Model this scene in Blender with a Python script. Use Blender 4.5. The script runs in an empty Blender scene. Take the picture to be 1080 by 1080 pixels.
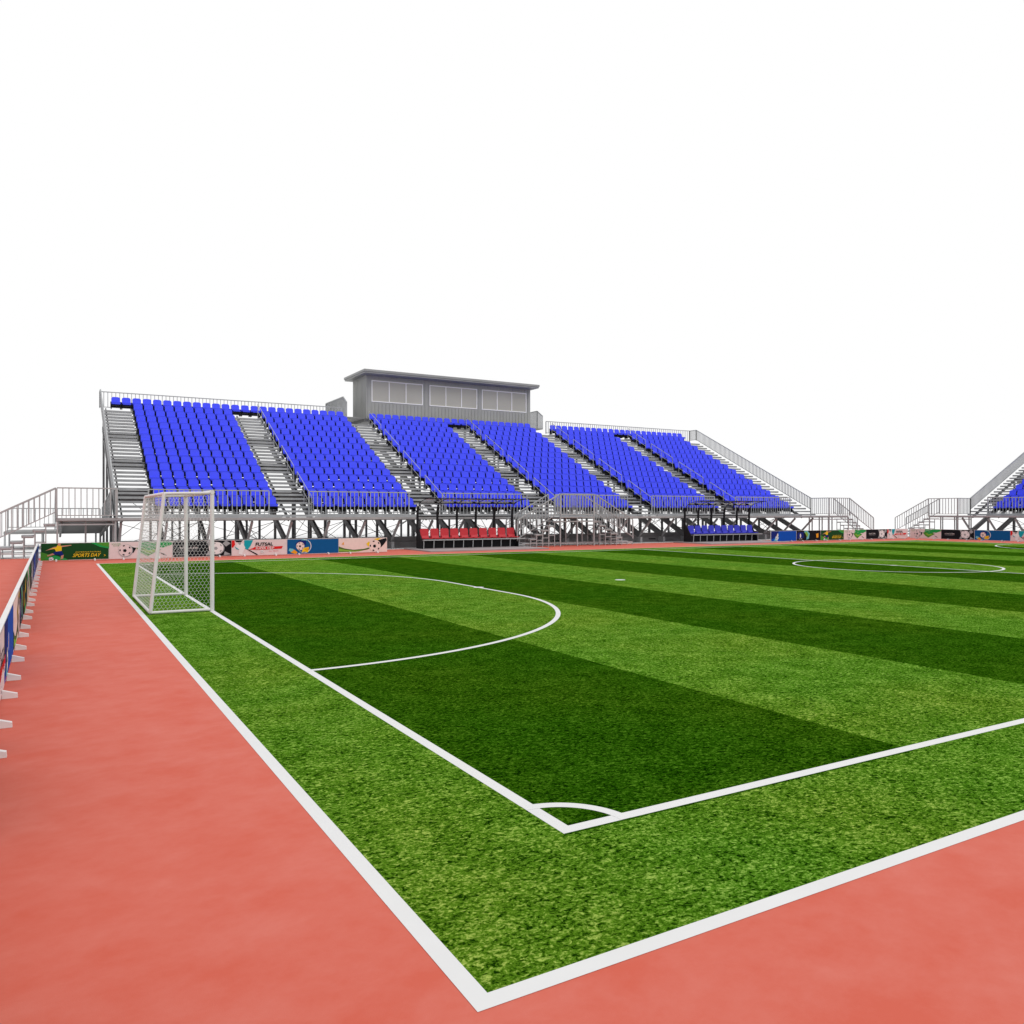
import bpy, bmesh, math, random
from mathutils import Vector, Matrix
random.seed(7)
S = bpy.context.scene
COL = S.collection
R = math.radians

# ---------------------------------------------------------------- camera
cam = bpy.data.cameras.new('camera')
cam.sensor_width = 36; cam.lens = 842.56/1080*36
cam.clip_start = .1; cam.clip_end = 3000
co = bpy.data.objects.new('camera', cam); COL.objects.link(co)
co.location = (-2.344, -16.001, 1.7004)
co.rotation_euler = (R(90), 0, 1.0483 - math.pi/2)
S.camera = co

# ---------------------------------------------------------------- sky, sun, exposure
w = bpy.data.worlds.new('World'); S.world = w; w.use_nodes = True
bg = w.node_tree.nodes['Background']
bg.inputs[0].default_value = (1, 1, 1, 1); bg.inputs[1].default_value = 1.0
sun = bpy.data.lights.new('sun', 'SUN'); sun.energy = 1.0; sun.angle = R(40); sun.color = (1, .97, .93)
so = bpy.data.objects.new('sun', sun); COL.objects.link(so)
sd = Vector((-.35, .62, -.85)).normalized()          # direction light travels
so.rotation_euler = sd.to_track_quat('-Z', 'Y').to_euler()
S.view_settings.view_transform = 'Standard'; S.view_settings.look = 'None'
S.view_settings.exposure = 0; S.view_settings.gamma = 1

# ---------------------------------------------------------------- materials
def mat(name, col, rough=.6, metal=0., var=.0, vscale=3., bump=0., bscale=40., spec=.5):
    m = bpy.data.materials.new(name); m.use_nodes = True
    nt = m.node_tree; b = nt.nodes['Principled BSDF']
    b.inputs['Base Color'].default_value = (*col, 1); b.inputs['Roughness'].default_value = rough
    b.inputs['Metallic'].default_value = metal; b.inputs['Specular IOR Level'].default_value = spec
    tc = nt.nodes.new('ShaderNodeTexCoord')
    if var:
        n = nt.nodes.new('ShaderNodeTexNoise'); n.inputs['Scale'].default_value = vscale; n.inputs['Detail'].default_value = 4
        nt.links.new(tc.outputs['Object'], n.inputs['Vector'])
        r = nt.nodes.new('ShaderNodeValToRGB')
        r.color_ramp.elements[0].position = .3; r.color_ramp.elements[1].position = .7
        r.color_ramp.elements[0].color = (*[c*(1-var) for c in col], 1)
        r.color_ramp.elements[1].color = (*[min(1, c*(1+var)) for c in col], 1)
        nt.links.new(n.outputs['Fac'], r.inputs[0]); nt.links.new(r.outputs[0], b.inputs['Base Color'])
    if bump:
        n = nt.nodes.new('ShaderNodeTexNoise'); n.inputs['Scale'].default_value = bscale
        nt.links.new(tc.outputs['Object'], n.inputs['Vector'])
        bp = nt.nodes.new('ShaderNodeBump'); bp.inputs['Strength'].default_value = bump; bp.inputs['Distance'].default_value = .01
        nt.links.new(n.outputs['Fac'], bp.inputs['Height']); nt.links.new(bp.outputs[0], b.inputs['Normal'])
    return m
M = dict(
    rail=mat('galvanised_rail', (.36, .37, .38), .5, .25, .12, 2),
    alu=mat('aluminium_plank', (.325, .33, .34), .5, .2, .15, 2),
    steel=mat('galvanised_steel', (.135, .135, .14), .55, .2, .15, 1.5),
    deckdark=mat('deck_sheet', (.25, .25, .25), .7, 0, .1, 2),
    blue=mat('blue_plastic', (.048, .07, .84), .6, 0, .05, 8, spec=.25),
    navy=mat('dark_blue_plastic', (.04, .045, .5), .5, 0, .05, 8, spec=.3),
    red=mat('red_plastic', (.5, .022, .035), .45, 0, .06, 8, spec=.4),
    black=mat('black_plastic', (.010, .010, .012), .7, 0, spec=.2),
    white=mat('white_paint', (.66, .66, .66), .6, 0, .02, 3),
    goal=mat('goal_paint', (.66, .65, .65), .45, 0, .04, 3),
    net=mat('net_cord', (.62, .62, .62), .8),
    concrete=mat('concrete_block', (.22, .215, .22), .9, 0, .15, 1.5, .3, 30),
    slab=mat('slab_concrete', (.3, .26, .265), .9, 0, .1, 1.5),
    boardw=mat('board_plastic', (.66, .64, .64), .5, 0, .03, 4),
    siding=mat('grey_siding', (.33, .335, .325), .6, .1, .06, 1),
    roof=mat('roof_sheet', (.28, .285, .28), .6, .1, .06, 1),
    pane=mat('pale_glass', (.40, .39, .35), .25, 0, .05, .5),
    frame=mat('white_frame', (.8, .8, .8), .5),
)
def flat(name, c, r=.55): 
    if name not in M: M[name] = mat(name, c, .85, 0, .04, 6, spec=.08)
    return M[name]
flat('p_green', (.012, .06, .018)); flat('p_leaf', (.07, .25, .03)); flat('p_lime', (.2, .4, .05))
flat('p_pink', (.66, .56, .56)); flat('p_cream', (.72, .58, .54)); flat('p_black', (.01, .011, .014))
flat('p_teal', (.01, .32, .38)); flat('p_red', (.6, .02, .02)); flat('p_blue', (.006, .085, .25))
flat('p_royal', (.006, .07, .40)); flat('p_yellow', (.75, .5, .02)); flat('p_orange', (.7, .3, .02))
flat('p_white', (.7, .7, .7)); flat('p_grey', (.3, .32, .33)); flat('p_skin', (.5, .25, .16))
flat('p_emerald', (.02, .3, .07)); flat('p_navy', (.01, .02, .15)); flat('p_olive', (.08, .13, .03)); flat('p_cyan', (.15, .45, .5))

def clear_mat():
    m = bpy.data.materials.new('clear_polycarbonate'); m.use_nodes = True; nt = m.node_tree
    nt.nodes.clear(); o = nt.nodes.new('ShaderNodeOutputMaterial'); mx = nt.nodes.new('ShaderNodeMixShader')
    t = nt.nodes.new('ShaderNodeBsdfTransparent'); t.inputs[0].default_value = (.93, .92, .93, 1)
    g = nt.nodes.new('ShaderNodeBsdfGlossy'); g.inputs['Roughness'].default_value = .08
    fr = nt.nodes.new('ShaderNodeFresnel'); fr.inputs[0].default_value = 1.2
    nt.links.new(fr.outputs[0], mx.inputs[0]); nt.links.new(t.outputs[0], mx.inputs[1]); nt.links.new(g.outputs[0], mx.inputs[2])
    nt.links.new(mx.outputs[0], o.inputs[0]); return m
M['clear'] = clear_mat()

def grass_mat():
    m = bpy.data.materials.new('mown_turf'); m.use_nodes = True; nt = m.node_tree; L = nt.links; N = nt.nodes
    b = N['Principled BSDF']; b.inputs['Roughness'].default_value = 1; b.inputs['Specular IOR Level'].default_value = 0
    tc = N.new('ShaderNodeTexCoord')
    def math_(op, a, c=None, d=None):
        n = N.new('ShaderNodeMath'); n.operation = op
        for i, v in enumerate((a, c, d)):
            if v is None: continue
            if isinstance(v, (int, float)): n.inputs[i].default_value = v
            else: L.new(v, n.inputs[i])
        return n.outputs[0]
    def noise(scale, detail, rough, dist=0, rot=0, sc=(1, 1, 1)):
        mp = N.new('ShaderNodeMapping'); mp.inputs['Rotation'].default_value = (0, 0, rot); mp.inputs['Scale'].default_value = sc
        L.new(tc.outputs['Object'], mp.inputs[0])
        n = N.new('ShaderNodeTexNoise'); n.inputs['Scale'].default_value = scale; n.inputs['Detail'].default_value = detail
        n.inputs['Roughness'].default_value = rough; n.inputs['Distortion'].default_value = dist
        L.new(mp.outputs[0], n.inputs['Vector']); return n.outputs['Fac']
    sel = noise(9, 2, .5)
    a = noise(24, 6, .72, .8, .5, (1, 1.5, 1)); c = noise(27, 6, .72, .8, 2.0, (1, 1.5, 1))
    tiny = noise(70, 3, .6, .3, 1.1)
    s2 = math_('MULTIPLY', math_('SUBTRACT', sel, .45), 8.); s2n = N.new('ShaderNodeClamp'); L.new(s2, s2n.inputs[0])
    mx = N.new('ShaderNodeMix'); mx.data_type = 'FLOAT'
    L.new(s2n.outputs[0], mx.inputs[0]); L.new(a, mx.inputs[2]); L.new(c, mx.inputs[3])
    fine = mx.outputs[0]
    mid = noise(3.2, 4, .6); big = noise(.45, 3, .5)
    h = math_('ADD', math_('ADD', fine, math_('MULTIPLY', math_('SUBTRACT', tiny, .5), .35)), math_('MULTIPLY', math_('SUBTRACT', mid, .5), .2))
    rp = N.new('ShaderNodeValToRGB'); cr = rp.color_ramp
    cr.elements[0].position = .395; cr.elements[0].color = (.005, .028, .001, 1)
    cr.elements[1].position = .635; cr.elements[1].color = (.34, .50, .10, 1)
    e = cr.elements.new(.44); e.color = (.038, .115, .004, 1)
    e = cr.elements.new(.535); e.color = (.098, .232, .014, 1)
    L.new(h, rp.inputs[0])
    # yellowish worn patches
    yb = N.new('ShaderNodeMix'); yb.data_type = 'RGBA'; yb.blend_type = 'MULTIPLY'
    rb = N.new('ShaderNodeValToRGB'); rb.color_ramp.elements[0].position = .4; rb.color_ramp.elements[1].position = .66
    rb.color_ramp.elements[0].color = (.86, .97, .85, 1); rb.color_ramp.elements[1].color = (1.15, 1.03, 1.0, 1)
    L.new(big, rb.inputs[0]); yb.inputs[0].default_value = 1
    L.new(rp.outputs[0], yb.inputs[6]); L.new(rb.outputs[0], yb.inputs[7])
    # mowing stripes across the pitch
    sp = N.new('ShaderNodeSeparateXYZ'); L.new(tc.outputs['Object'], sp.inputs[0])
    x, y = sp.outputs[0], sp.outputs[1]
    ph = math_('MODULO', math_('DIVIDE', math_('ADD', x, 59.72), 5.972), 1.)   # 0-.5 dark
    dark = math_('LESS_THAN', ph, .5)
    inn = math_('MULTIPLY', math_('GREATER_THAN', x, 0.), math_('LESS_THAN', x, 41.8))
    inn = math_('MULTIPLY', inn, math_('LESS_THAN', math_('ABSOLUTE', y), 12.5))
    k = math_('MULTIPLY', dark, inn)
    dm = N.new('ShaderNodeMix'); dm.data_type = 'RGBA'; dm.blend_type = 'MULTIPLY'
    L.new(k, dm.inputs[0]); L.new(yb.outputs[2], dm.inputs[6]); dm.inputs[7].default_value = (.28, .41, .15, 1)
    L.new(dm.outputs[2], b.inputs['Base Color'])
    bp = N.new('ShaderNodeBump'); bp.inputs['Strength'].default_value = .8; bp.inputs['Distance'].default_value = .03
    L.new(fine, bp.inputs['Height']); L.new(bp.outputs[0], b.inputs['Normal'])
    return m
M['grass'] = grass_mat()

def track_mat():
    m = bpy.data.materials.new('red_track_rubber'); m.use_nodes = True; nt = m.node_tree; L = nt.links; N = nt.nodes
    b = N['Principled BSDF']; b.inputs['Roughness'].default_value = .8; b.inputs['Specular IOR Level'].default_value = .2
    tc = N.new('ShaderNodeTexCoord'); mp = N.new('ShaderNodeMapping'); mp.inputs['Rotation'].default_value = (0, 0, R(-35)); mp.inputs['Scale'].default_value = (1, 1.25, 1)
    L.new(tc.outputs['Object'], mp.inputs[0])
    n = N.new('ShaderNodeTexNoise'); n.inputs['Scale'].default_value = 2.2; n.inputs['Detail'].default_value = 8; n.inputs['Roughness'].default_value = .68; n.inputs['Distortion'].default_value = .1
    L.new(mp.outputs[0], n.inputs['Vector'])
    r = N.new('ShaderNodeValToRGB'); r.color_ramp.elements[0].position = .35; r.color_ramp.elements[1].position = .68
    r.color_ramp.elements[0].color = (.555, .106, .068, 1); r.color_ramp.elements[1].color = (.585, .15, .112, 1)
    L.new(n.outputs['Fac'], r.inputs[0]); L.new(r.outputs[0], b.inputs['Base Color'])
    n2 = N.new('ShaderNodeTexNoise'); n2.inputs['Scale'].default_value = 220; L.new(tc.outputs['Object'], n2.inputs['Vector'])
    bp = N.new('ShaderNodeBump'); bp.inputs['Strength'].default_value = .12; bp.inputs['Distance'].default_value = .004
    L.new(n2.outputs['Fac'], bp.inputs['Height']); L.new(bp.outputs[0], b.inputs['Normal'])
    return m
M['track'] = track_mat()
M['ground'] = mat('pale_ground', (.86, .86, .86), .9, 0, .01, .5)

# ---------------------------------------------------------------- mesh builder
class MB:
    def __init__(s): s.v = []; s.f = []; s.mi = []; s.m = 0
    def hexa(s, c):
        o = len(s.v); s.v += [tuple(p) for p in c]
        for f in ((0, 3, 2, 1), (4, 5, 6, 7), (0, 1, 5, 4), (1, 2, 6, 5), (2, 3, 7, 6), (3, 0, 4, 7)):
            s.f.append(tuple(o+i for i in f)); s.mi.append(s.m)
    def box(s, x0, x1, y0, y1, z0, z1):
        s.hexa([(x0, y0, z0), (x1, y0, z0), (x1, y1, z0), (x0, y1, z0), (x0, y0, z1), (x1, y0, z1), (x1, y1, z1), (x0, y1, z1)])
    def bar(s, p, q, wd, ht=None, up=(0, 0, 1)):
        ht = ht or wd; p = Vector(p); q = Vector(q); d = (q-p).normalized(); u = Vector(up)
        if abs(d.dot(u)) > .95: u = Vector((0, 1, 0))
        a = d.cross(u).normalized()*(wd/2); b = a.cross(d).normalized()*(ht/2)
        s.hexa([p-a-b, p+a-b, q+a-b, q-a-b, p-a+b, p+a+b, q+a+b, q-a+b])
    def tube(s, pts, r, n=8, cap=True):
        pts = [Vector(p) for p in pts]; o = len(s.v); m = len(pts)
        for i, p in enumerate(pts):
            d = (pts[min(i+1, m-1)]-pts[max(i-1, 0)]).normalized()
            u = Vector((0, 0, 1)) if abs(d.z) < .9 else Vector((1, 0, 0))
            a = d.cross(u).normalized(); b = a.cross(d)
            for k in range(n):
                t = 2*math.pi*k/n; s.v.append(tuple(p+(a*math.cos(t)+b*math.sin(t))*r))
        for i in range(m-1):
            for k in range(n):
                k2 = (k+1) % n; s.f.append((o+i*n+k, o+i*n+k2, o+(i+1)*n+k2, o+(i+1)*n+k)); s.mi.append(s.m)
        if cap:
            s.f.append(tuple(o+k for k in range(n))); s.mi.append(s.m)
            s.f.append(tuple(o+(m-1)*n+k for k in reversed(range(n)))); s.mi.append(s.m)
    def prism(s, poly, d, origin=(0, 0, 0), ax=None):
        """poly: list of 3D points (planar), d: extrude vector"""
        o = len(s.v); n = len(poly); d = Vector(d)
        s.v += [tuple(Vector(p)) for p in poly] + [tuple(Vector(p)+d) for p in poly]
        s.f.append(tuple(o+i for i in reversed(range(n)))); s.mi.append(s.m)
        s.f.append(tuple(o+n+i for i in range(n))); s.mi.append(s.m)
        for i in range(n):
            j = (i+1) % n; s.f.append((o+i, o+j, o+n+j, o+n+i)); s.mi.append(s.m)
    def face(s, pts):
        o = len(s.v); s.v += [tuple(p) for p in pts]; s.f.append(tuple(range(o, o+len(pts)))); s.mi.append(s.m)
    def mesh(s, name, mats):
        me = bpy.data.meshes.new(name); me.from_pydata(s.v, [], s.f)
        if not isinstance(mats, (list, tuple)): mats = [mats]
        for m in mats: me.materials.append(m)
        me.polygons.foreach_set('material_index', s.mi)
        bm = bmesh.new(); bm.from_mesh(me); bmesh.ops.recalc_face_normals(bm, faces=bm.faces); bm.to_mesh(me); bm.free()
        me.update(); return me
def add(name, me, parent=None, loc=(0, 0, 0), rz=0):
    o = bpy.data.objects.new(name, me); COL.objects.link(o); o.location = loc; o.rotation_euler = (0, 0, rz)
    if parent: o.parent = parent
    return o
def part(mb, name, mats, parent, loc=(0, 0, 0)): return add(name, mb.mesh(name, mats), parent, loc)
def thing(name, label, cat, loc=(0, 0, 0), rz=0, group=None):
    o = add(name, None, None, loc, rz); o['label'] = label; o['category'] = cat
    if group: o['group'] = group
    return o
def structure(mb, name, mats):
    o = add(name, mb.mesh(name, mats)); o['kind'] = 'structure'; return o

def railing(mb, a, b, h=1.0, low=.06, sp=.19, t=.03, ends=True):
    """a,b: points on the top rail; the bars hang straight down h"""
    a = Vector(a); b = Vector(b); n = max(1, round((Vector((b.x, b.y, 0))-Vector((a.x, a.y, 0))).length/sp))
    mb.bar(a, b, .05, .045)
    lo = Vector((0, 0, h-low))
    mb.bar(a-lo, b-lo, .035, .035)
    for i in range(n+1):
        p = a.lerp(b, i/n); e = i in (0, n)
        if e and not ends: continue
        mb.bar(p-Vector((0, 0, .02)), p-Vector((0, 0, h if e else h-low)), .05 if e else t)

# ---------------------------------------------------------------- the ground
g = MB(); g.box(-1500, 1500, -1500, 1500, -.5, -.012); structure(g, 'ground', M['ground'])
g = MB(); g.box(-16, 48.5, -30, 18.2, -.2, -.001); structure(g, 'running_track', M['track'])
g = MB(); g.face([(-1.01, -13.51, 0), (42.8, -13.51, 0), (42.8, 13.51, 0), (-1.01, 13.51, 0)]); structure(g, 'grass_pitch', M['grass'])
def ring(mb, cx, cy, r0, r1, z, a0=0, a1=2*math.pi, n=64):
    for i in range(n):
        t = a0+(a1-a0)*i/n; u = a0+(a1-a0)*(i+1)/n
        mb.face([(cx+r0*math.cos(t), cy+r0*math.sin(t), z), (cx+r1*math.cos(t), cy+r1*math.sin(t), z),
                 (cx+r1*math.cos(u), cy+r1*math.sin(u), z), (cx+r0*math.cos(u), cy+r0*math.sin(u), z)])
def rect(mb, x0, x1, y0, y1, z): mb.face([(x0, y0, z), (x1, y0, z), (x1, y1, z), (x0, y1, z)])
PW, PL, lw = 12.48, 41.8, .08
g = MB(); z = .0008
rect(g, -1.09, -1.01, -13.59, 13.59, z); rect(g, PL+1.0, PL+1.08, -13.59, 13.59, z)
rect(g, -1.01, PL+1.0, -13.59, -13.51, z); rect(g, -1.01, PL+1.0, 13.51, 13.59, z)
structure(g, 'border_line', M['white'])
g = MB()
rect(g, 0, lw, -PW, PW, z); rect(g, PL-lw, PL, -PW, PW, z)
rect(g, lw, PL-lw, -PW, -PW+lw, z); rect(g, lw, PL-lw, PW-lw, PW, z)
rect(g, PL/2-.04, PL/2+.04, -PW+lw, PW-lw, z)
z2 = .0016
ring(g, PL/2, 0, 2.96, 3.04, z2, n=96); ring(g, PL/2, 0, 0, .11, z2, n=20)
for sx, x0 in ((1, 0), (-1, PL)):
    for sy in (1, -1):
        a0 = 0 if sy > 0 else -math.pi/2
        if sx < 0: a0 = math.pi/2 if sy > 0 else math.pi
        ring(g, x0, sy*1.5, 5.95, 6.03, z2, a0, a0+math.pi/2, 48)
        c0 = {(1, 1): -math.pi/2, (1, -1): 0, (-1, 1): math.pi, (-1, -1): math.pi/2}[(sx, sy)]
        ring(g, x0, sy*PW, .38, .45, z2, c0, c0+math.pi/2, 20)
    xa, xb = sorted((x0+sx*5.95, x0+sx*6.03)); rect(g, xa, xb, -1.5, 1.5, z2)
    ring(g, x0+sx*6, 0, 0, .12, z2+.0008, n=20); ring(g, x0+sx*10, 0, 0, .13, z2, n=20)
structure(g, 'pitch_line', M['white'])

# ---------------------------------------------------------------- grandstand seat
def seat_mesh(m):
    mb = MB(); W2 = .205
    # shell in profile (y back, z up), origin = seat centre
    def slabprof(prof, wd, th):
        pass
    # pan
    pan = [(-W2, -.24), (-W2+.04, -.27), (W2-.04, -.27), (W2, -.24), (W2, .12), (-W2, .12)]
    mb.prism([(x, y, -.22 + (.02 if y < -.2 else 0)) for x, y in pan], (0, 0, .07))
    mb.prism([(x, -.275, z) for x, z in ((-W2+.02, -.24), (W2-.02, -.24), (W2-.01, -.15), (-W2+.01, -.15))], (0, .02, 0))
    # back, rounded top corners
    c = .085; top = .19
    prof = [(-W2, -.16), (W2, -.16), (W2+.005, top-c), (W2-.02, top-.03), (W2-c, top), (-W2+c, top), (-W2+.02, top-.03), (-W2-.005, top-c)]
    o = [(x, .1+.09*(z+.16)/.36, z) for x, z in prof]
    mb.prism(o, (0, .035, 0))
    mb.m = 1
    mb.box(-.2, .2, -.16, .14, -.3, -.225)
    for x in (-.235, .2): mb.box(x, x+.035, -.12, .2, -.46, -.24)
    mb.box(-.25, .25, .14, .2, -.36, -.06)  # rear mount, its black raised to put side shade into the gaps between seats
    return mb.mesh('seat', [m, M['black']])
SEATM = {'blue': seat_mesh(M['blue'])}

X1, BP, RUN, RISE, CY0, CZ0 = 1.55, 6.553, .765, .382, 1.55, 2.187
NR = 15          # rows of seats
EDGE0 = -.17
def rc(k): return CY0+RUN*k
def rz_(k): return CZ0+RISE*k
def fl(k): return rz_(k)-.6

def grandstand(loc, rz, nb, label, box=True, camloc=None):
    T = thing('grandstand', label, 'grandstand', loc, rz)
    xe = X1+BP*(nb-1)+4.5+1.95          # right edge
    # --- seats
    pos = []
    for b in range(nb):
        for k in range(NR):
            for i in range(10): pos.append((X1+BP*b+.5*i, rc(k), rz_(k)))
    def extra(xs, k): pos.extend((x, rc(k), rz_(k)) for x in xs)
    extra((X1-1, X1-.5), NR-1)
    for a in range(nb-1):
        xs = [X1+BP*a+4.5+.525*j for j in (1, 2, 3)]
        if box and a in (1, 3): continue
        extra(xs, NR-1)
    extra((xe-1.45,), NR-1)
    mw = Matrix.Translation(loc) @ Matrix.Rotation(rz, 4, 'Z'); cl = co.location
    pos.sort(key=lambda p: (mw @ Vector(p) - cl).length)
    me = SEATM['blue']
    for p in pos[:100]: add('seat', me, T, p)
    rest = bpy.data.meshes.new('seat_rows'); bm = bmesh.new()
    for p in pos[100:]:
        n0 = len(bm.verts); bm.from_mesh(me); bm.verts.ensure_lookup_table()
        for v in bm.verts[n0:]: v.co += Vector(p)
    bm.to_mesh(rest); bm.free()
    for m in me.materials: rest.materials.append(m)
    o = add('seat_rows', rest, T); o['kind'] = 'stuff'
    # --- deck walkway
    mb = MB(); 
    mb.box(EDGE0-2.05, xe+1.9, 0, .012, 1.37, 1.469)
    for j in range(5): mb.box(EDGE0-2.05, xe+1.9, .02+j*.255, .02+j*.255+.24, 1.42, 1.47)
    part(mb, 'walkway', M['alu'], T)
    mb = MB()
    mb.box(EDGE0, xe, .03, .09, 1.34, 1.415); mb.box(EDGE0, xe, 1.2, 1.26, 1.33, 1.415)
    part(mb, 'walkway_beam', M['steel'], T)
    # --- planks
    for b in range(nb):
        mb = MB(); xa = X1+BP*b-.3; xb = X1+BP*b+4.8
        for k in range(NR):
            y = rc(k); f = fl(k)
            mb.box(xa, xb, y-.54, y-.3, f-.05, f); mb.box(xa, xb, y-.27, y-.05, f-.05, f)
            mb.box(xa, xb, y+.0, y+.2, f+.08, f+.12)
            mb.box(xa, xb, y-.565, y-.543, f-.16, f+.0)
        part(mb, 'row_planks', M['alu'], T)
    # --- aisle steps
    ais = [(EDGE0+.05, X1-.32)]+[(X1+BP*a+4.82, X1+BP*(a+1)-.32) for a in range(nb-1)]+[(X1+BP*(nb-1)+4.82, xe-.05)]
    for xa, xb in ais:
        mb = MB()
        for k in range(NR):
            y = rc(k); f = fl(k)
            mb.box(xa, xb, y-.56, y-.26, f-.1, f-.002)
            if k < NR-1: mb.box(xa, xb, y-.18, y+.12, f+RISE/2-.095, f+RISE/2-.002)
        part(mb, 'aisle_steps', M['alu'], T)
    # --- cross beams
    for k in (3, 7, 11):
        mb = MB(); y = rc(k)+.1; f = fl(k)
        mb.box(EDGE0+.02, xe-.02, y-.06, y+.06, f-.56, f-.1)
        part(mb, 'cross_beam', M['steel'], T)
    # --- frames
    nf = int((xe-EDGE0)/1.65)+1
    sl = RISE/RUN
    def ry(y): return .42+(y-1.3)*sl
    for i in range(nf):
        x = min(EDGE0+.15+1.65*i, xe-.1)
        mb = MB(); mb.bar((x, 1.25, .40), (x, 12.5, ry(12.5)), .12, .28); part(mb, 'raker_beam', M['steel'], T)
        mb = MB(); mb.bar((x, 1.3, .35), (x, .25, 1.3), .09, .09)
        mb.box(x-.07, x+.07, 1.1, 1.5, -.01, .3)
        part(mb, 'front_strut', M['alu'], T)
        mb = MB(); mb.bar((x+.11, 1.2, fl(0)-.22), (x+.11, 12.6, fl(0)-.22+11.4*sl), .05, .16)
        part(mb, 'stringer', M['steel'], T)
        for j, y in enumerate((3.2, 6.4, 9.4, 12.3)):
            if j >= 2 and i % 2: continue
            mb = MB(); mb.box(x-.05, x+.05, y-.05, y+.05, .02, ry(y)+.8); mb.box(x-.13, x+.13, y-.13, y+.13, -.01, .02)
            part(mb, 'column', M['steel'], T)
    for j, y in enumerate((3.35, 6.55)):
        mb = MB()
        for i in range(nf-1):
            x = EDGE0+.15+1.65*i; xx = x+1.65
            if i % 2 == 0: xx = min(x+3.3, xe-.1)
            mb.bar((x, y, .25), (xx, y+.05, ry(y)-.2), .022); mb.bar((x, y+.08, ry(y)-.2), (xx, y+.08, .25), .022)
        part(mb, 'bracing', M['steel'], T)
    # --- plinth
    mb = MB(); mb.box(EDGE0, xe, 2.0, 2.5, -.01, .5); mb.box(EDGE0, xe, 1.85, 2.0, -.01, .26)
    part(mb, 'footing', M['concrete'], T)
    mb = MB()
    for i in range(int((xe-EDGE0)/3.3)):
        x = EDGE0+1.3+3.3*i; mb.box(x, x+.5, 1.845, 1.86, .12, .18)
    part(mb, 'vent', M['black'], T)
    # --- guard rails in front of each block
    for b in range(nb):
        mb = MB(); railing(mb, (X1+BP*b-.5, 1.25, 2.62), (X1+BP*b+4.3, 1.25, 2.62), 1.12, .1); part(mb, 'guard_rail', M['rail'], T)
    # --- aisle hand rails
    for a in range(nb-1):
        x = X1+BP*(a+1)-.42; mb = MB()
        for s0, s1 in ((0, 3.1), (3.9, 6.9), (7.7, 10.6), (11.4, 14.0)):
            p = Vector((x, rc(s0)-.4, fl(s0)+.83)); q = Vector((x, rc(s1)-.4, fl(s1)+.83))
            mb.tube([p, q], .017, 6)
            m_ = Vector((0, 0, .42)); mb.tube([p-m_, q-m_], .012, 6)
            for t in (0, .5, 1): e = p.lerp(q, t); mb.tube([e, e-Vector((0, 0, .85))], .015, 6)
        part(mb, 'hand_rail', M['rail'], T)
    # --- end rails
    zt = 8.02; yb = 12.9
    for x in (EDGE0, xe):
        mb = MB()
        railing(mb, (x, 12.15, zt), (x, yb, zt), .8, .06, .13, .036); railing(mb, (x, 1.4, 2.62), (x, 12.15, zt), .78, .04, .13, .036)
        railing(mb, (x, 0, 2.6), (x, 1.4, 2.6), 1.12, .1, .15)
        mb.bar((x, 1.4, 2.6), (x, 1.4, 1.47), .05)
        part(mb, 'end_rail', M['rail'], T)
    # --- back rails
    if box: spans = [(EDGE0, X1+BP+4.75), (X1+BP*4-.25, xe)]
    else: spans = [(EDGE0, xe)]
    for xa, xb in spans:
        mb = MB(); railing(mb, (xa, yb, zt), (xb, yb, zt), .86); part(mb, 'back_rail', M['rail'], T)
    if box:
        for xa, xb, xo in ((X1+BP+5.1, X1+BP*2-.3, 0), (X1+BP*3+4.8, X1+BP*4-.5, 1)):
            mb = MB(); mb.box(xa, xb, yb+.06, 17.2, 7.45, 7.51)
            part(mb, 'rear_landing', M['deckdark'], T)
            mb = MB(); zz = 8.8
            for x in (xb if xo else xa,):
                mb.bar((x, yb+.04, 8.38), (x, yb+.75, zz), .05, .045)
                for j in range(6): yy = yb+.04+.13*j; mb.bar((x, yy, 8.38+.42*j/5.5), (x, yy, 7.45), .036)
                railing(mb, (x, yb+.75, zz), (x, 17.2, zz), 1.28, .06, .13, .04)
            railing(mb, (xa, 17.2, zz), (xb, 17.2, zz), 1.28)
            for x in (xa, xb):
                mb.box(x-.05, x+.05, 17.0, 17.1, -.01, 7.45)
            part(mb, 'rear_landing_rail', M['rail'], T)
    return T, xe

# ---------------------------------------------------------------- metal stairs
NS, SR, SG = 7, .21, .35
def flight(T, x, d, y0, y1, rails=True):
    """flight going down in direction d (+1/-1) along x from the landing edge x"""
    for i in range(NS-1):
        z = 1.47-SR*(i+1); xa = x+d*SG*i; xb = x+d*(SG*(i+1)+.05)
        mb = MB(); mb.box(min(xa, xb), max(xa, xb), y0+.03, y1-.03, z-.045, z); mb.box(min(xa, xb)+.01, max(xa, xb)-.01, y0+.05, y0+.07, z-.1, z-.046)
        part(mb, 'step', M['alu'], T)
    for y in (y0, y1):
        mb = MB()
        for i in range(NS):
            z = 1.47-SR*(i+1)-.05 if i < NS-1 else .12
            xx = x+d*(SG*(i+.93))
            mb.box(xx-.017, xx+.017, y-.017, y+.017, -.01, z+.03)
            if i: mb.bar((xx, y, z), (xx-d*SG, y, z), .035)
            mb.bar((xx, y, .16), (xx-d*SG, y, .16), .03)
            if 0 < i < 5: mb.bar((xx, y, z*.55), (xx-d*SG, y, z*.55), .03)
        part(mb, 'stair_frame', M['rail'], T)
    if rails:
        for y in (y0, y1):
            mb = MB(); xe_ = x+d*SG*NS
            railing(mb, (x, y, 2.6), (xe_, y, 2.6-SR*NS+.18), 1.0, .1, .17)
            part(mb, 'hand_rail', M['rail'], T)
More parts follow.
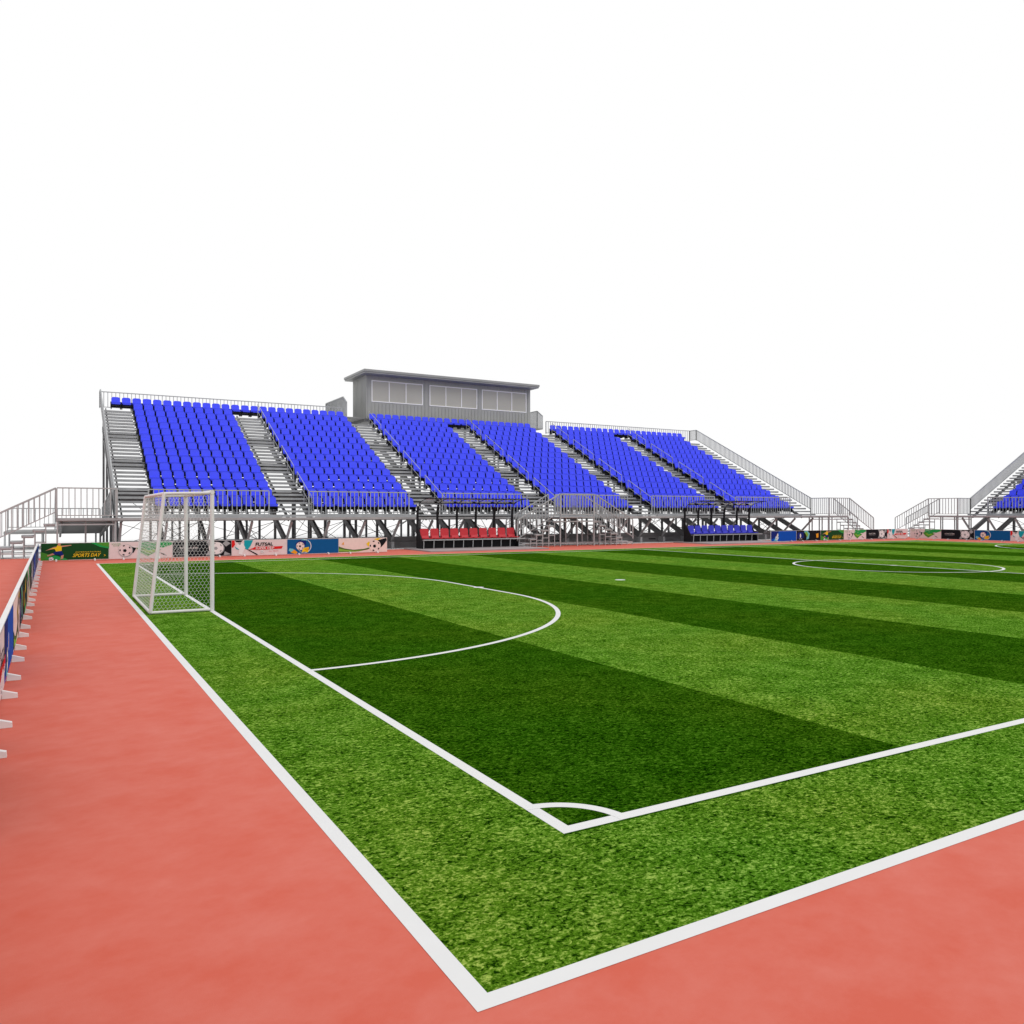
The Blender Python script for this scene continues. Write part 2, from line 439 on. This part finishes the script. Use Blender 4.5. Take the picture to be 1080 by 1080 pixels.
def landing(T, x0, x1, y0, y1, rails):
    mb = MB(); mb.box(x0, x1, y0, y1, 1.41, 1.467); part(mb, 'landing', M['alu'], T)
    mb = MB()
    n = max(1, round((x1-x0)/1.1))
    for i in range(n+1):
        x = x0+.03+(x1-x0-.06)*i/n
        for y in (y0+.03, y1-.03): mb.box(x-.028, x+.028, y-.028, y+.028, -.01, 1.41)
    for y in (y0+.03, y1-.03):
        mb.box(x0+.06, x1-.06, y-.02, y+.02, 1.2, 1.25); mb.box(x0+.06, x1-.06, y-.02, y+.02, .12, .16)
    part(mb, 'landing_frame', M['rail'], T)
    mb = MB()
    for a, b in rails: railing(mb, (*a, 2.6), (*b, 2.6), 1.12, .1, .17)
    part(mb, 'landing_rail', M['rail'], T)

def end_stairs(loc, rz, x0, d, label, ramp=False):
    """landing from stand edge x0 outward in direction d plus flight"""
    T = thing('metal_stairs', label, 'stairs', loc, rz, 'stairs up to the stands')
    x1 = x0+d*2.05; xa, xb = min(x0, x1), max(x0, x1)
    landing(T, xa+.02, xb-.02, 1.31, 1.6, [])
    mb = MB(); 
    for x in (xa+.05, xb-.05): mb.box(x-.028, x+.028, .05, .106, -.01, 1.36)
    mb.box(xa+.08, xb-.08, .06, .1, 1.2, 1.25); mb.box(xa, xb, .12, 1.25, 1.34, 1.4)
    railing(mb, (xa+.03, -.005, 2.6), (xb-.03, -.005, 2.6), 1.13, .1, .19)
    part(mb, 'landing_rail', M['rail'], T)
    flight(T, x1, d, .02, 1.25)
    if ramp:
        mb = MB()
        mb.prism([(xa+.05, 1.62, 1.46), (xa+.05, 8., .82), (xa+.05, 8., .70), (xa+.05, 1.62, 1.34)], (xb-xa-.1, 0, 0))
        mb.box(xa-2.0, xb-.05, 8.02, 12.6, .70, .82)
        for x in (xa+.2, xb-.2): mb.bar((x, 1.62, 1.25), (x, 8, .62), .08, .16)
        part(mb, 'ramp', M['deckdark'], T)
        for x in (xa, xb-.12):
            mb = MB(); railing(mb, (x, 1.62, 2.55), (x, 8., 1.9), 1.0); part(mb, 'ramp_rail', M['rail'], T)
        mb = MB(); railing(mb, (xa-2., 12.6, 1.88), (xb, 12.6, 1.88), 1.0); part(mb, 'ramp_rail', M['rail'], T)
        for x in (xa-1.95, xa-.5, xb-.2):
            for y in (8.1, 12.5): mb = MB(); mb.box(x-.04, x+.04, y-.04, y+.04, -.01, .7); part(mb, 'ramp_post', M['rail'], T)
    return T

OY = 18.2
st, XE = grandstand((0, OY, 0), 0, 6, 'long grandstand of blue seats with a grey press box on top')
grandstand((49.0, 14.55, 0), -math.pi/2, 2, 'second grandstand at the right edge, only its first blue seats in view', box=False)
end_stairs((0, OY, 0), 0, EDGE0, -1, 'grey metal stairs and landing at the left end of the long grandstand', True)
end_stairs((0, OY, 0), 0, XE, 1, 'grey metal stairs going down from the right end of the long grandstand')
end_stairs((49.0, 14.55, 0), -math.pi/2, EDGE0, -1, 'grey metal stairs going down left beside the second grandstand at right')
T = thing('metal_stairs', 'double metal stairs meeting at a landing between the red and blue dugouts', 'stairs', (0, OY, 0), 0, 'stairs up to the stands')
landing(T, 19.45, 21.55, -1.12, -.02, [((19.5, -1.12), (21.5, -1.12))])
flight(T, 19.45, -1, -1.12, -.05); flight(T, 21.55, 1, -1.12, -.05)

# ---------------------------------------------------------------- press box
def press_box():
    T = thing('press_box', 'grey sided press box with three window bands and flat roof atop the grandstand', 'press box', (14.43, 31.13, 7.46))
    W_, D_, z1 = 11.82, 2.5, 2.68
    wins = ((.34, 3.78), (4.24, 7.69), (8.04, 11.5)); wz0, wz1 = 1.06, 2.40
    mb = MB()
    mb.box(0, .08, .08, D_, 0, z1); mb.box(W_-.08, W_, .08, D_, 0, z1); mb.box(.08, W_-.08, D_-.08, D_, 0, z1)
    mb.box(0, W_, 0, .08, 0, wz0); mb.box(0, W_, 0, .08, wz1, z1)
    xs = [0]+[v for w_ in wins for v in w_]+[W_]
    for i in range(0, len(xs), 2): mb.box(xs[i], xs[i+1], 0, .08, wz0, wz1)
    x = .1
    def inwin(x): return any(a-.05 < x < b+.05 for a, b in wins)
    while x < W_:
        if inwin(x): mb.box(x-.02, x+.02, -.025, -.002, 0, wz0-.07); mb.box(x-.02, x+.02, -.025, -.002, wz1+.07, z1)
        else: mb.box(x-.02, x+.02, -.025, -.002, 0, z1)
        x += .24
    y = .15
    while y < D_:
        mb.box(-.025, -.002, y-.02, y+.02, 0, z1); mb.box(W_+.002, W_+.025, y-.02, y+.02, 0, z1); y += .24
    part(mb, 'wall', M['siding'], T)
    mb = MB(); mb.box(-.1, W_+.1, -.02, D_+.1, -.2, -.003); part(mb, 'floor', M['steel'], T)
    for a, b in wins:
        f = MB(); t = .06
        f.box(a, b, -.03, .05, wz0, wz0+t); f.box(a, b, -.03, .05, wz1-t, wz1)
        xs = [a, a+(b-a-t)/3, a+2*(b-a-t)/3, b-t]
        for q in xs: f.box(q, q+t, -.03, .05, wz0+t, wz1-t)
        fo = part(f, 'window', M['frame'], T)
        for i in range(3):
            p = MB(); p.box(xs[i]+t, xs[i+1], .0, .02, wz0+t, wz1-t); part(p, 'pane', M['pane'], fo)
    mb = MB(); mb.box(-.38, W_+.2, -.8, D_+.5, z1+.003, z1+.09); mb.box(-.42, W_+.24, -.84, D_+.54, z1+.093, z1+.23)
    part(mb, 'roof', M['roof'], T)
    for x in (.1, 4, 7.9, W_-.2):
        mb = MB(); mb.box(x, x+.12, D_-.2, D_-.08, -7.51, -.2); part(mb, 'support_post', M['steel'], T)
press_box()

# ---------------------------------------------------------------- dugouts
def dugout(x0, ycol, smat, label, base_label):
    T = thing('dugout', label, 'dugout', (x0, 17.6, 0), 0, 'team dugouts by the far touchline')
    Wd = 5.0
    prof = [(0, .06), (0, 1.5), (-.015, 1.75), (-.08, 1.93), (-.22, 2.08), (-.45, 2.18), (-.8, 2.26), (-1.25, 2.3)]
    for i in range(6):
        x = .02+(Wd-.04)*i/5; mb = MB()
        for j in range(len(prof)-1):
            a, b = prof[j], prof[j+1]; wd = .085 if j < 3 else .016
            mb.bar((x, a[0], a[1]), (x, b[0], b[1]), wd, wd if j < 3 else .02, (1, 0, 0))
        part(mb, 'rib', M['black'], T)
    mb = MB()
    mb.bar((-.02, -1.25, 2.3), (Wd+.05, -1.25, 2.3), .03, .03); mb.bar((0, -.02, 1.5), (Wd, -.02, 1.5), .05)
    mb.bar((0, -.02, .1), (Wd, -.02, .1), .05)
    part(mb, 'frame', M['black'], T)
    mb = MB()
    for j in range(len(prof)-1):
        a, b = prof[j], prof[j+1]
        mb.face([(0, a[0]+.03, a[1]), (Wd, a[0]+.03, a[1]), (Wd, b[0]+.03, b[1]+.01), (0, b[0]+.03, b[1]+.01)])
    part(mb, 'roof_sheet', M['clear'], T)
    mb = MB()
    mb.box(.05, Wd-.05, -.34, -.3, .06, .43)
    for x in (-.02, Wd-.03): mb.prism([(x, 0, .05), (x, -.62, .05), (x, -.6, .3), (x, -.25, .8), (x, 0, 1.1)], (.05, 0, 0))
    part(mb, 'lower_panel', M['black'], T)
    mb = MB()
    mb.box(-.5, Wd+.45, -2.6, .35, -.003, .05)
    part(mb, 'base_slab', M['slab'], T)
    mb = MB()
    mb.bar((.0, -.72, .44), (Wd+.3, -.72, .44), .045); mb.bar((.0, -.4, .42), (Wd, -.4, .42), .04)
    for i in range(11):
        x = .03+(Wd-.06)*i/10; mb.bar((x, -.7, .43), (x, -.68, .05), .028)
    part(mb, 'bench_frame', M['rail'], T)
    if 'seat'+ycol not in SEATM:
        s = MB(); w2 = .205
        o = [(-w2, .0), (w2, .0), (w2, .42), (w2-.05, .48), (-w2+.05, .48), (-w2, .42)]
        s.prism([(a, -.28+.06*b, .47+b) for a, b in o], (0, .04, 0))
        s.prism([(-w2, -.3, .47), (w2, -.3, .47), (w2, -.72, .5), (-w2, -.72, .5)], (0, 0, .04))
        s.prism([(-w2, -.3, .5), (w2, -.3, .5), (w2-.03, -.38, .5), (-w2+.03, -.38, .5)], (0, .04, .13))
        SEATM['seat'+ycol] = s.mesh('seat', smat)
    for i in range(10): add('seat', SEATM['seat'+ycol], T, (.25+(Wd-.5)*i/9, 0, 0))
dugout(12.03, 'red', M['red'], 'dugout with ten red seats under a clear curved roof', '')
dugout(28.04, 'navy', M['navy'], 'dugout with a row of blue seats under a clear curved roof', '')

# ---------------------------------------------------------------- goal
def goal():
    T = thing('futsal_goal', 'white futsal goal with hexagonal net on the near goal line', 'goal', (0, 0, 0))
    h, yy, xb, xt = 2.04, 1.54, -.93, -.72
    mb = MB(); x = .04
    mb.tube([(x, -yy, 0), (x, -yy, h)], .036, 12); part(mb, 'post', M['goal'], T)
    mb = MB(); mb.tube([(x, yy, 0), (x, yy, h)], .036, 12); part(mb, 'post', M['goal'], T)
    mb = MB(); mb.tube([(x, -yy-.04, h), (x, yy+.04, h)], .036, 12); part(mb, 'crossbar', M['goal'], T)
    mb = MB()
    for s in (-1, 1):
        mb.tube([(x, s*yy, h-.01), (xt, s*yy, h-.03)], .026, 10); mb.tube([(xt, s*yy, h-.03), (xb, s*yy, .03)], .03, 10)
        mb.tube([(xb, s*yy, .03), (x, s*yy, .03)], .024, 10)
    mb.tube([(xt, -yy, h-.03), (xt, yy, h-.03)], .026, 10); mb.tube([(xb, -yy, .03), (xb, yy, .03)], .026, 10)
    part(mb, 'back_frame', M['goal'], T)
    # hexagonal net panels
    nb = MB(); r = .0019
    def net(P, U, V, lu, lv, c=.06):
        nrm = U.cross(V).normalized()
        nu = max(2, round(lu/c)); nv = max(2, round(lv/(c*.87)))
        def pt(a, b):
            a = min(max(a, 0), nu); return P+U*(a/nu)+V*(b/nv)
        for j in range(nv):
            of = .5*(j % 2)
            for i in range(nu+1):
                a = pt(i+of, j+.28); b = pt(i+of, j+.78)
                nb.bar(a, b, r*2, .0012, nrm)
                for s in (-.5, .5):
                    if 0 <= i+of+s <= nu and j+1 <= nv: nb.bar(b, pt(i+of+s, j+1.28 if j+1 < nv else nv), r*2, .0012, nrm)
    V3 = Vector
    net(V3((xb, -yy, .04)), V3((0, 2*yy, 0)), V3((xt-xb, 0, h-.06)), 2*yy, h)
    net(V3((xt, -yy, h-.02)), V3((0, 2*yy, 0)), V3((x-xt, 0, .02)), 2*yy, x-xt)
    for s in (-1, 1):
        # side: between slanted back and post
        nu = 15; nv = 38; nrm = V3((0, 1, 0))
        def q(a, b):
            zb = b/nv; xl = xb+(xt-xb)*zb; a = min(max(a, 0), nu)
            return V3((xl+(x-xl)*a/nu, s*yy, .04+(h-.06)*zb))
        for j in range(nv):
            of = .5*(j % 2)
            for i in range(nu+1):
                nb.bar(q(i+of, j+.28), q(i+of, j+.78), r*2, .0012, nrm)
                for t in (-.5, .5):
                    if 0 <= i+of+t <= nu: nb.bar(q(i+of, j+.78), q(i+of+t, min(j+1.28, nv)), r*2, .0012, nrm)
    part(nb, 'net', M['net'], T)
goal()

# ---------------------------------------------------------------- advertising boards
TXT = {}
def text_mesh(s, width, height, material, shear=0., bold=0.):
    cu = bpy.data.curves.new('lettering', 'FONT'); cu.body = s; cu.size = 1; cu.shear = shear; cu.offset = bold
    cu.resolution_u = 2; cu.fill_mode = 'FRONT'
    ob = bpy.data.objects.new('t', cu); COL.objects.link(ob)
    bpy.context.view_layer.update(); dg = bpy.context.evaluated_depsgraph_get()
    me = bpy.data.meshes.new_from_object(ob.evaluated_get(dg)); bpy.data.objects.remove(ob); bpy.data.curves.remove(cu)
    xs = [v.co.x for v in me.vertices]; ys = [v.co.y for v in me.vertices]
    sx = width/(max(xs)-min(xs)); sy = height/(max(ys)-min(ys)); x0, y0 = min(xs), min(ys)
    for v in me.vertices: v.co = ((v.co.x-x0)*sx, 0, (v.co.y-y0)*sy)
    me.materials.clear(); me.materials.append(material); return me
BL, BH, BT = 2.07, .6, .055
class Art:
    """flat printed shapes on a board: u right, v up (fractions of the board), each layer 1.5 mm proud"""
    def __init__(s): s.mb = MB(); s.mats = []; s.layer = 0; s.texts = []
    def _m(s, m):
        m = M[m]
        if m not in s.mats: s.mats.append(m)
        s.mb.m = s.mats.index(m); s.layer += 1
        return -(.004+.0012*s.layer)
    def poly(s, m, pts):
        y = s._m(m); s.mb.face([(u*BL, y, .03+min(max(v, .01), .99)*BH) for u, v in pts])
    def ell(s, m, cu, cv, ru, rv=None, n=20, a=0):
        rv = rv or ru; y = s._m(m)     # radii in board heights
        s.mb.face([(cu*BL+BH*(ru*math.cos(t)*math.cos(a)-rv*math.sin(t)*math.sin(a)), y,
                    .03+BH*min(max(cv+ru*math.cos(t)*math.sin(a)+rv*math.sin(t)*math.cos(a), .01), .99)) for t in [2*math.pi*i/n for i in range(n)]])
    def ball(s, cu, cv, r, base='p_white', spot='p_black', squash=1.):
        s.ell(base, cu, cv, r*squash, r); s.ell(spot, cu-.02*r, cv-.05*r, r*.3*squash, r*.3, 5)
        for k in range(5):
            t = 2*math.pi*k/5+.6
            s.ell(spot, cu+.78*r*squash*math.cos(t)*BH/BL, cv+.78*r*math.sin(t), r*.2*squash, r*.12, 5, t+math.pi/2)
    def text(s, t, m, u, v, wd, ht, shear=0, bold=0): s.texts.append((t, m, u, v, wd, ht, shear, bold, s.layer+2)); s.layer += 1
def art_sports():
    a = Art(); P = a.poly
    P('p_leaf', [(0, 0), (.3, 0), (.22, .12), (.1, .38), (0, .5)]); P('p_emerald', [(.72, 1), (1, 1), (1, .62), (.86, .74)]); P('p_leaf', [(.8, 1), (1, 1), (1, .72), (.9, .8)])
    P('p_emerald', [(.05, .1), (.3, .02), (.4, .0), (.36, .1), (.2, .3)])
    P('p_skin', [(.06, .56), (.2, .68), (.24, .8), (.19, .78)]); P('p_yellow', [(.12, .66), (.22, .74), (.24, .88), (.30, .84), (.3, .55), (.22, .5), (.2, .66)])
    P('p_skin', [(.29, .84), (.44, .88), (.44, .84), (.3, .76)]); a.ell('p_skin', .265, .92, .075, .09)
    P('p_navy', [(.2, .5), (.3, .55), (.33, .3), (.29, .22), (.26, .34), (.2, .33), (.17, .42)])
    P('p_skin', [(.17, .42), (.2, .34), (.1, .24), (.09, .3)]); P('p_skin', [(.29, .26), (.33, .32), (.32, .1), (.27, .05), (.29, .12)])
    a.ball(.15, .08, .12)
    a.text('INTERNATIONAL', 'p_yellow', .5, .42, .38, .07, .2); a.text('SPORTS DAY', 'p_yellow', .46, .17, .42, .2, .35, .015)
    a.text('>', 'p_yellow', .92, .18, .03, .12); return 'p_green', a
def art_ball():
    a = Art(); P = a.poly
    P('p_emerald', [(.5, .98), (.95, .98), (1, .9), (1, .8), (.85, .62), (.62, .72), (.46, .55)]); P('p_leaf', [(.42, .62), (.62, .7), (.82, .5), (.7, .3), (.6, .1), (.5, .3)])
    P('p_lime', [(.5, .5), (.66, .62), (.74, .4), (.6, .3)]); P('p_white', [(.3, .7), (.42, .72), (.75, .98), (.7, .98), (.4, .66)])
    P('p_emerald', [(.55, .6), (.9, .95), (.95, .85), (.62, .45)]); P('p_black', [(.78, .36), (.86, .24), (.92, .1), (.84, .2)])
    P('p_black', [(.3, .75), (.42, .62), (.38, .35), (.3, .25)]); a.ell('p_grey', .255, .48, .39); a.ball(.25, .5, .36, 'p_pink')
    a.text('SOCCER', 'p_emerald', .04, .85, .14, .07); a.text('CLUB', 'p_emerald', .06, .75, .1, .06); return 'p_pink', a
def art_black():
    a = Art(); P = a.poly
    P('p_grey', [(.56, .98), (.62, .98), (.7, .7), (.62, .55)]); P('p_grey', [(.9, .98), (.98, .8), (.9, .6), (.84, .8)]); P('p_grey', [(.88, .3), (.99, .1), (.86, .05)])
    P('p_grey', [(.55, .1), (.6, .35), (.68, .3), (.62, .05)]); a.ell('p_grey', .74, .5, .46, .4); a.ball(.73, .52, .38, 'p_white', 'p_grey', 1.15)
    a.text('SOCCER', 'p_white', .12, .5, .3, .12); a.text('TOURNAMENT', 'p_grey', .12, .38, .3, .07); return 'p_black', a
def art_futsal():
    a = Art(); P = a.poly
    P('p_red', [(0, .98), (.05, .98), (.06, .7), (.02, .5), (0, .55)]); P('p_black', [(.05, .98), (.2, .98), (.16, .84), (.08, .86)])
    P('p_teal', [(.22, .98), (.38, .98), (.33, .6), (.28, .35), (.2, .5), (.22, .75)]); P('p_teal', [(.05, .6), (.1, .5), (.14, .36), (.08, .42)])
    P('p_white', [(.07, .55), (.12, .82), (.2, .78), (.24, .5), (.18, .05), (.12, .1), (.13, .4)]); a.ell('p_grey', .14, .78, .09)
    P('p_red', [(.3, .38), (.42, .52), (.42, .36)]); P('p_black', [(.26, .4), (.3, .38), (.47, .05), (.44, .02)])
    P('p_red', [(.4, .54), (.68, .54), (.68, .36), (.4, .36)]); P('p_red', [(.7, .54), (.92, .56), (.9, .4), (.7, .38)]); P('p_red', [(.8, .54), (.92, .56), (.9, .4), (.8, .38)])
    a.ball(.54, .22, .1)
    a.text('FUTSAL', 'p_black', .42, .6, .32, .22, .1, .03); a.text('SUPER CUP', 'p_white', .42, .39, .34, .12, .1, .02)
    a.text('ALL TEAMS', 'p_red', .66, .22, .18, .06); return 'p_pink', a
def art_blue():
    a = Art(); P = a.poly
    P('p_cyan', [(.05, .4), (.12, .35), (.16, .15), (.08, .12), (.03, .25)]); P('p_orange', [(.07, .12), (.14, .3), (.2, .12), (.17, .01), (.12, .06)])
    a.ell('p_white', .33, .52, .46); a.ell('p_blue', .325, .52, .43); P('p_cyan', [(.2, .8), (.3, .98), (.42, .9), (.3, .86)])
    P('p_yellow', [(.3, .4), (.42, .46), (.4, .1), (.33, .16), (.28, .1)]); P('p_navy', [(.16, .7), (.24, .92), (.36, .9), (.36, .6), (.2, .5)])
    a.ball(.25, .53, .27, 'p_cream'); P('p_orange', [(.34, .34), (.42, .4), (.38, .2)]); return 'p_blue', a
def art_wave():
    a = Art(); P = a.poly
    P('p_olive', [(0, .45), (.12, .3), (.3, .2), (.5, .24), (.66, .36), (.6, .2), (.4, .08), (.2, .06), (0, .06)]); P('p_lime', [(0, .3), (.14, .2), (.32, .13), (.5, .15), (.34, .06), (0, .12)])
    P('p_yellow', [(.56, .6), (.62, .75), (.66, .5), (.6, .4)]); P('p_yellow', [(.72, .9), (.8, .98), (.86, .96), (.8, .8)])
    P('p_black', [(.78, .8), (.98, .98), (.99, .8), (.92, .5), (.86, .3), (.84, .6)]); a.ball(.74, .44, .42, 'p_cream')
    P('p_orange', [(.06, .6), (.1, .75), (.1, .55)]); return 'p_cream', a
def art_royal():
    a = Art(); P = a.poly
    P('p_navy', [(0, .98), (.3, .98), (.26, .7), (.1, .3), (0, .2)]); P('p_cyan', [(.1, .1), (.24, .5), (.3, .35), (.2, .05)]); a.ball(.22, .32, .2); a.ell('p_white', .25, .6, .08, .16)
    P('p_orange', [(.2, .6), (.24, .66), (.22, .5)]); return 'p_royal', a
def art_dark():
    a = Art(); P = a.poly
    P('p_navy', [(.02, .2), (.3, .3), (.28, .85), (.05, .8)]); P('p_cyan', [(.3, .9), (.44, .98), (.54, .7), (.5, .2), (.4, .1), (.42, .5)]); P('p_lime', [(.34, .8), (.42, .9), (.48, .6), (.44, .3)])
    a.ell('p_white', .16, .5, .09, .2); P('p_orange', [(.8, .65), (.9, .72), (.9, .3), (.82, .26)]); a.text('CUP', 'p_white', .1, .15, .12, .1); return 'p_black', a
def art_navy():
    a = Art(); P = a.poly
    P('p_grey', [(.05, .98), (.18, .98), (.3, .02), (.16, .02)]); a.ball(.6, .5, .3, 'p_grey', 'p_navy'); return 'p_navy', a
ARTS = dict(sports=(art_sports, 'green board, player in yellow, SPORTS DAY'),
    ball=(art_ball, 'pale board, football on torn green'), black=(art_black, 'black board with large grey football'),
    futsal=(art_futsal, 'pale board with FUTSAL lettering'), blue=(art_blue, 'blue board, football in orange splash'),
    wave=(art_wave, 'cream board with green wave and football'), royal=(art_royal, 'bright blue board with small white footballer'),
    dark=(art_dark, 'black board with cyan and orange figures'), navy=(art_navy, 'navy board with slanting grey band'))
CACHE = {}
def board(kind, L_, loc, rz, where, group):
    fn, desc = ARTS[kind]
    if ('p', L_) not in CACHE:
        mb = MB(); mb.box(0.004, L_-.004, 0.002, BT, .03, .03+BH); CACHE[('p', L_)] = mb.mesh('panel', M['boardw'])
        f = MB()
        for s in (1, -1):
            y0 = 0 if s > 0 else BT
            f.prism([(-.03, y0, .0), (-.03, y0-s*.004, .075), (-.03, y0-s*.122, .038), (-.03, y0-s*.125, .0)], (.05, 0, 0))
        f.box(-.03, .03, .004, BT-.004, 0, .028)
        CACHE['foot'] = f.mesh('foot', M['boardw'])
    if kind not in CACHE:
        base, a = fn(); sh = MB(); sh.face([(.012, -.001, .042), (BL-.012, -.001, .042), (BL-.012, -.001, .018+BH), (.012, -.001, .018+BH)])
        CACHE[kind] = (sh.mesh('print', M[base]), a.mb.mesh('artwork', a.mats),
            [(text_mesh(t, wd*BL, ht*BH, M[m], s, b), (u*BL, -(.004+.0012*ly), .03+v*BH)) for t, m, u, v, wd, ht, s, b, ly in a.texts])
    T = thing('advertising_board', desc+', '+where, 'advertising board', loc, rz, group)
    add('panel', CACHE[('p', L_)], T)
    pr_, ar, tx = CACHE[kind]; k = L_/BL
    for n_, me in (('print', pr_), ('artwork', ar)): o = add(n_, me, T); o.scale = (k, 1, 1)
    for me, l in tx: o = add('lettering', me, T, (l[0]*k, l[1], l[2])); o.scale = (k, 1, 1)
    for u in (.225, .79): add('foot', CACHE['foot'], T, (u*L_, 0, 0))
    return T
gr = 'advertising boards along the far side left of the red dugout'
wh = ['at the far left corner of the track', 'second from the far left corner', 'seen through the goal net', 'just right of the goal', 'left of the cream board by the red dugout', 'first left of the red dugout']
for i, k in enumerate(('sports', 'ball', 'black', 'futsal', 'blue', 'wave')):
    board(k, 2.09, (-2.68+2.09*i, 15.7, 0), 0, wh[i], gr)
gr = 'advertising boards right of the blue dugout'
wh = ['first to the right of the blue dugout', 'right of a bright blue board', 'third board right of the blue dugout', 'below the right stairs of the long stand', 'in the gap between the two stands', 'at the far right corner']
for i, k in enumerate(('royal', 'dark', 'sports', 'ball', 'black', 'futsal')):
    board(k, 2.07, (32.75+2.07*i, 15.7, 0), 0, wh[i], gr)
gr = 'advertising boards along the far end'; X0 = 45.4
wh = ['next to the far right corner', 'second board along the far end', 'third board along the far end', 'fourth board along the far end', 'fifth board along the far end', 'sixth board along the far end', 'seventh board along the far end']
for i, k in enumerate(('ball', 'black', 'blue', 'futsal', 'sports', 'wave', 'royal')):
    board(k, 2.07, (X0, 15.7-2.07*i, 0), -math.pi/2, wh[i], gr)
gr = 'advertising boards in the barrier left of the track'
seq = ['royal', 'blue', 'navy', 'royal', 'navy', 'black', 'ball', 'sports', 'dark', 'wave', 'royal', 'futsal', 'black']
ordn = ['farthest board', 'second from far end', 'third from far end', 'fourth from far end', 'fifth from far end', 'sixth from far end', 'seventh from far end', 'sixth nearest', 'fifth nearest', 'fourth nearest', 'third nearest', 'second nearest', 'nearest one in view']
seq += ['wave', 'blue', 'ball']; ordn += ['first past the picture edge', 'second past the picture edge', 'beside the camera']
# the seam between the futsal board and the blue one lies at y = -6.94
for i, k in enumerate(seq):
    board(k, 2.06, (-2.74, 15.68-2.06*(i+1)+.04, 0), math.pi/2, ordn[i]+' in the left barrier', gr)
